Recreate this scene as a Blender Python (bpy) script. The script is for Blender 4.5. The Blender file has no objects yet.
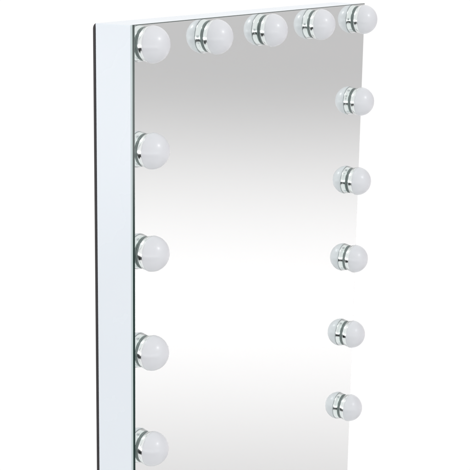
import bpy, bmesh, math
from mathutils import Vector, Matrix

sc = bpy.context.scene
COL = sc.collection

# ------------------------------------------------------------------ sizes (metres)
W = 0.600            # width of the bulb grid frame
X0, X1 = 0.0030, 0.6035                  # left and right edge of the cabinet
H = 0.860            # height of the mirror (its foot is below the frame of the photo)
Y_GLASS = 0.0019     # front face of the mirror; depth runs to +y
Y_BODY = 0.0046      # where the glass ends and the cabinet begins
DEPTH = 0.0590       # back of the cabinet
ML, MR, MT = 0.0244, 0.0203, 0.0224      # bulb margins: left, right, top
PITCH = 0.12195      # bulb pitch down the sides
R = 0.0214           # bulb radius
FLAG0, FLAG1 = -1.9, -0.75
Y_DOME, DOME_D = -0.0076, 0.0207


# ------------------------------------------------------------------ materials
def new_mat(name):
    m = bpy.data.materials.new(name); m.use_nodes = True
    nt = m.node_tree
    b = next(n for n in nt.nodes if n.type == 'BSDF_PRINCIPLED')
    return m, nt, b

def principled(name, col, rough, metal=0.0, spec=0.5, coat=0.0, coat_rough=0.05, var=0.0, scale=40.0, bump=0.0, bump_scale=200.0, rvar=0.0):
    m, nt, b = new_mat(name)
    b.inputs['Base Color'].default_value = (*col, 1)
    b.inputs['Roughness'].default_value = rough
    b.inputs['Metallic'].default_value = metal
    b.inputs['Specular IOR Level'].default_value = spec
    b.inputs['Coat Weight'].default_value = coat
    b.inputs['Coat Roughness'].default_value = coat_rough
    tc = nt.nodes.new('ShaderNodeTexCoord')
    if var or rvar:
        n = nt.nodes.new('ShaderNodeTexNoise'); n.inputs['Scale'].default_value = scale
        n.inputs['Detail'].default_value = 5
        nt.links.new(tc.outputs['Object'], n.inputs['Vector'])
        if var:
            mx = nt.nodes.new('ShaderNodeMix'); mx.data_type = 'RGBA'
            mx.inputs['A'].default_value = (*[c * (1 - var) for c in col], 1)
            mx.inputs['B'].default_value = (*[min(1, c * (1 + var)) for c in col], 1)
            nt.links.new(n.outputs['Fac'], mx.inputs['Factor'])
            nt.links.new(mx.outputs['Result'], b.inputs['Base Color'])
        if rvar:
            mr = nt.nodes.new('ShaderNodeMapRange')
            mr.inputs['From Min'].default_value = 0.3; mr.inputs['From Max'].default_value = 0.7
            mr.inputs['To Min'].default_value = max(0.0, rough - rvar); mr.inputs['To Max'].default_value = rough + rvar
            nt.links.new(n.outputs['Fac'], mr.inputs['Value'])
            nt.links.new(mr.outputs['Result'], b.inputs['Roughness'])
    if bump:
        n2 = nt.nodes.new('ShaderNodeTexNoise'); n2.inputs['Scale'].default_value = bump_scale
        n2.inputs['Detail'].default_value = 3
        nt.links.new(tc.outputs['Object'], n2.inputs['Vector'])
        bp = nt.nodes.new('ShaderNodeBump'); bp.inputs['Strength'].default_value = bump
        bp.inputs['Distance'].default_value = 0.001
        nt.links.new(n2.outputs['Fac'], bp.inputs['Height'])
        nt.links.new(bp.outputs['Normal'], b.inputs['Normal'])
    return m

M_FRAME = principled('white_lacquer', (0.750, 0.792, 0.838), 0.26, spec=0.25, var=0.006, scale=9, bump=0.02, bump_scale=60, rvar=0.05)
M_BACK = principled('dark_back_board', (0.040, 0.036, 0.038), 0.5, spec=0.3, var=0.2, scale=60)
M_SILVER = principled('mirror_silvering', (0.915, 0.955, 0.942), 0.0, metal=1.0)
M_DOME = principled('frosted_bulb', (0.615, 0.624, 0.650), 0.38, spec=0.5, coat=0.35, coat_rough=0.20, var=0.02, scale=60, bump=0.05, bump_scale=400)
_b = next(n for n in M_DOME.node_tree.nodes if n.type == 'BSDF_PRINCIPLED')
_b.inputs['Subsurface Weight'].default_value = 0.35
_b.inputs['Subsurface Radius'].default_value = (0.006, 0.006, 0.006)
_b.inputs['Subsurface Scale'].default_value = 1.0
M_PLATE = principled('bulb_back_plate', (0.50, 0.545, 0.535), 0.35, spec=0.4, var=0.04, scale=70)
M_BAND = principled('satin_chrome_band', (0.80, 0.82, 0.82), 0.17, metal=1.0, rvar=0.05, scale=120)
M_RIM = principled('dark_rim', (0.15, 0.18, 0.175), 0.30, spec=0.4, var=0.15, scale=90)
M_STEM = principled('steel_stem', (0.20, 0.22, 0.22), 0.22, metal=1.0, rvar=0.04, scale=300)

M_EDGE = principled('ground_glass_edge', (0.014, 0.034, 0.030), 0.2, spec=0.5, var=0.3, scale=25)

# ------------------------------------------------------------------ mesh helpers
def link(name, bm, mat, parent=None, smooth=False, loc=(0, 0, 0), mats=None):
    bmesh.ops.recalc_face_normals(bm, faces=bm.faces)
    me = bpy.data.meshes.new(name); bm.to_mesh(me); bm.free()
    for p in me.polygons: p.use_smooth = smooth
    o = bpy.data.objects.new(name, me); COL.objects.link(o)
    for m in (mats or [mat]): me.materials.append(m)
    o.location = loc
    if parent: o.parent = parent
    return o

def box(x0, x1, y0, y1, z0, z1, bevel=0.0, seg=3):
    bm = bmesh.new()
    bmesh.ops.create_cube(bm, size=1)
    bmesh.ops.scale(bm, vec=(x1 - x0, y1 - y0, z1 - z0), verts=bm.verts)
    bmesh.ops.translate(bm, vec=((x0 + x1) / 2, (y0 + y1) / 2, (z0 + z1) / 2), verts=bm.verts)
    if bevel:
        bmesh.ops.bevel(bm, geom=list(bm.edges), offset=bevel, segments=seg, profile=0.5, affect='EDGES', clamp_overlap=True)
    return bm

def lathe(profile, n=72):
    """profile: list of (radius, y); spun round the y axis."""
    bm = bmesh.new(); rings = []
    for r, y in profile:
        if r < 1e-6: rings.append([bm.verts.new((0, y, 0))])
        else: rings.append([bm.verts.new((r * math.cos(2 * math.pi * k / n), y, r * math.sin(2 * math.pi * k / n))) for k in range(n)])
    for a, b in zip(rings, rings[1:]):
        for k in range(n):
            k2 = (k + 1) % n
            if len(a) == 1: bm.faces.new((a[0], b[k], b[k2]))
            elif len(b) == 1: bm.faces.new((a[k], b[0], a[k2]))
            else: bm.faces.new((a[k], b[k], b[k2], a[k2]))
    return bm

# ------------------------------------------------------------------ the vanity mirror: ONE thing, everything on it is a part
mirror = bpy.data.objects.new('vanity_mirror', None); COL.objects.link(mirror)
mirror.location = (W / 2, DEPTH / 2, -H)
mirror['label'] = 'tall white box-framed vanity mirror edged with round frosted bulbs on steel stems'
mirror['category'] = 'mirror'
OFF = Vector((-W / 2, -DEPTH / 2, H))          # world -> mirror space (mirror empty sits at the foot)

def at(x, y, z): return (x + OFF.x, y + OFF.y, z + OFF.z)

# pale translucent gasket strip between glass and cabinet
M_TRIM = principled('pale_seal', (0.52, 0.60, 0.60), 0.4, spec=0.3, var=0.08, scale=12)
link('seal', box(X0 + 0.0002, X1 - 0.0002, Y_BODY, Y_BODY + 0.0022, -H, -0.0003), M_TRIM, mirror, False, at(0, 0, 0))
Y_F0, Y_F1 = Y_BODY + 0.0023, DEPTH - 0.0030
link('frame', box(X0, X1, Y_F0, Y_F1, -H, -0.0006, 0.0012, 3), M_FRAME, mirror, False, at(0, 0, 0))

# dark back board, its corners rounded off
def rounded_board(x0, x1, z0, z1, y0, y1, r, seg=8):
    bm = bmesh.new(); pts = []
    for cx, cz, a0 in ((x1 - r, z1 - r, 0), (x0 + r, z1 - r, 90), (x0 + r, z0 + r, 180), (x1 - r, z0 + r, 270)):
        for k in range(seg + 1):
            a = math.radians(a0 + 90 * k / seg); pts.append((cx + r * math.cos(a), cz + r * math.sin(a)))
    a = [bm.verts.new((x, y0, z)) for x, z in pts]; b = [bm.verts.new((x, y1, z)) for x, z in pts]
    bm.faces.new(a); bm.faces.new(list(reversed(b)))
    for k in range(len(pts)):
        k2 = (k + 1) % len(pts); bm.faces.new((a[k], b[k], b[k2], a[k2]))
    return bm
link('back_board', rounded_board(X0 - 0.0003, X1 + 0.0003, -H, -0.0012, DEPTH - 0.0028, DEPTH, 0.006), M_BACK, mirror, False, at(0, 0, 0))

# the mirror pane: ground green edge all round, silvered face
pane = link('glass_edge', box(X0, X1, Y_GLASS + 0.0003, Y_BODY - 0.0001, -H, 0, 0.0003, 2), M_EDGE, mirror, False, at(0, 0, 0))
pane.name = 'mirror_pane'
link('mirror_face', box(X0 + 0.0007, X1 - 0.0007, Y_GLASS, Y_GLASS + 0.0006, -H + 0.0007, -0.0007), M_SILVER, pane)

# one bulb: opal globe, chrome cup that carries it and the dark gasket under the cup
N = 14
prof = [(0.0, Y_DOME + 0.0004), (R * 0.97, Y_DOME + 0.0004), (R * 0.99, Y_DOME + 0.0003), (R, Y_DOME)]
for k in range(1, N + 1):
    t = math.pi / 2 * k / N
    prof.append((R * math.cos(t) if k < N else 0.0, Y_DOME - DOME_D * math.sin(t)))
bulb0 = link('light_bulb', lathe(prof), M_DOME, mirror, True)
cup = link('collar', lathe([(0.0, 0.0), (R * 0.89, 0.0), (R * 0.908, -0.0003), (R * 0.94, -0.0025), (R * 0.965, -0.0048), (R * 0.985, Y_DOME + 0.0004), (0.0, Y_DOME + 0.0004)]), M_BAND, bulb0, True)
gasket = link('gasket', lathe([(0.0, Y_GLASS), (R * 0.895, Y_GLASS), (R * 0.90, Y_GLASS - 0.0004), (R * 0.90, 0.0002), (0.0, 0.0002)]), M_RIM, bulb0, True)
for o in (cup, gasket):
    for p in o.data.polygons: p.use_smooth = abs(p.normal.y) < 0.8
KIDS = [cup, gasket]

STEP = (W - ML - MR) / 4
spots = [(0, j) for j in range(5)] + [(i, 0) for i in range(1, 5)] + [(4, j) for j in range(1, 6)]
for n, (i, j) in enumerate(spots):
    loc = at(ML + i * STEP, 0, -(MT + j * PITCH))
    if n == 0:
        b = bulb0
    else:
        b = bulb0.copy(); COL.objects.link(b)
        for ch in KIDS:
            c = ch.copy(); COL.objects.link(c); c.parent = b
    b.parent = mirror; b.location = loc
    b.rotation_euler = (math.radians(0.7 * math.sin(2.3 * n)), math.radians(37 * n % 360), math.radians(0.7 * math.cos(3.1 * n)))       # screwed in to different stops

# ------------------------------------------------------------------ unseen pale grey wall added opposite the mirror, to give its reflected gradient
HD = Vector((0.861, -0.508, 0)).normalized()      # heading in which the glass looks away from the camera
side = Vector((-HD.y, HD.x, 0))
WC = Vector((0.30, 0, 0)) + HD * 1.65
M_WALL = principled('matt_grey_paint', (0.560, 0.534, 0.541), 0.9, spec=0.1, var=0.01, scale=2)
bm = bmesh.new()
a = WC - side * 1.35; b = WC + side * 0.95
q = [bm.verts.new(v) for v in ((a.x, a.y, -2.6), (b.x, b.y, -2.6), (b.x, b.y, 0.9), (a.x, a.y, 0.9))]
q += [bm.verts.new(v.co + HD * 0.05) for v in q]
bm.faces.new(q[:4]); bm.faces.new(q[4:][::-1])
for k in range(4): bm.faces.new((q[k], q[(k + 1) % 4], q[4 + (k + 1) % 4], q[4 + k]))
wall = link('added_wall', bm, M_WALL); wall['kind'] = 'structure'

def lamp(name, loc, target, sx, sy, energy, spread=180, col=(1, 1, 1)):
    l = bpy.data.lights.new(name, 'AREA'); l.shape = 'RECTANGLE'; l.size = sx; l.size_y = sy
    l.energy = energy; l.color = col; l.spread = math.radians(spread)
    o = bpy.data.objects.new(name, l); COL.objects.link(o); o.location = loc
    o.rotation_euler = (Vector(target) - Vector(loc)).to_track_quat('-Z', 'Y').to_euler()
    return o

# added unseen strip above the mirror, brightening a band of wall for the reflection
wc = Vector((WC.x, WC.y, -0.938))
lp = Vector((0.30, 0, 0)) - HD * 0.25; lp.z = 0.75
lamp('added_wash_light', lp, wc, 2.6, 0.10, 6.6, spread=27)
lamp('front_studio_lamp', (0.15, -2.3, 1.45), (0.3, 0, -0.3), 0.45, 0.45, 14)
# strip lights added above the flag to draw the bright line on the cups
for az in (112, 146, 180, 214, 248):
    a = math.radians(az); r = 2.85
    lamp('added_strip_light', (0.3 + r * math.cos(a), r * math.sin(a), -0.46), (0.3, 0, -0.46), 1.55, 0.42, 6.0)

# black flag (a bent matt board) added unseen on the camera side: it gives the chrome cups their dark line
M_FLAG = principled('black_flag_cloth', (0.015, 0.015, 0.016), 0.95, spec=0.05, var=0.2, scale=8)
bm = bmesh.new(); ring = []
for k in range(25):
    a = math.radians(100 + 160 * k / 24)
    x, y = 0.3 + 3.0 * math.cos(a), 3.0 * math.sin(a)
    xo, yo = 0.3 + 3.02 * math.cos(a), 3.02 * math.sin(a)
    ring.append([bm.verts.new(v) for v in ((x, y, FLAG0), (x, y, FLAG1), (xo, yo, FLAG1), (xo, yo, FLAG0))])
for p, q in zip(ring, ring[1:]):
    for k in range(4): bm.faces.new((p[k], p[(k + 1) % 4], q[(k + 1) % 4], q[k]))
bm.faces.new(ring[0]); bm.faces.new(ring[-1][::-1])
flag = link('added_flag', bm, M_FLAG); flag['kind'] = 'structure'

# ------------------------------------------------------------------ world: plain white cyclorama light
w = bpy.data.worlds.new('World'); sc.world = w; w.use_nodes = True
bg = w.node_tree.nodes['Background']; bg.inputs['Color'].default_value = (1, 1, 1, 1); bg.inputs['Strength'].default_value = 1.02

# ------------------------------------------------------------------ camera (solved from the photograph)
F, C = 1319.79, Vector((-1.219459, -0.855697, 0.108157))
ya, pi_, ro = 1.036986, -0.229153, 0.015855
fw = Vector((math.sin(ya) * math.cos(pi_), math.cos(ya) * math.cos(pi_), math.sin(pi_)))
rt = Vector((math.cos(ya), -math.sin(ya), 0)); up = rt.cross(fw)
r2 = rt * math.cos(ro) + up * math.sin(ro); u2 = -rt * math.sin(ro) + up * math.cos(ro)
cam = bpy.data.cameras.new('camera'); co = bpy.data.objects.new('camera', cam); COL.objects.link(co)
co.matrix_world = Matrix(((r2.x, u2.x, -fw.x, C.x), (r2.y, u2.y, -fw.y, C.y), (r2.z, u2.z, -fw.z, C.z), (0, 0, 0, 1)))
cam.sensor_width = 36; cam.lens = F / 470 * 36; cam.clip_start = 0.01; cam.clip_end = 100
sc.camera = co

sc.view_settings.view_transform = 'Standard'; sc.view_settings.look = 'None'
sc.view_settings.exposure = 0; sc.view_settings.gamma = 1
sc.cycles.max_bounces = 16; sc.cycles.glossy_bounces = 12; sc.cycles.diffuse_bounces = 6
sc.cycles.caustics_reflective = True; sc.cycles.blur_glossy = 0.0
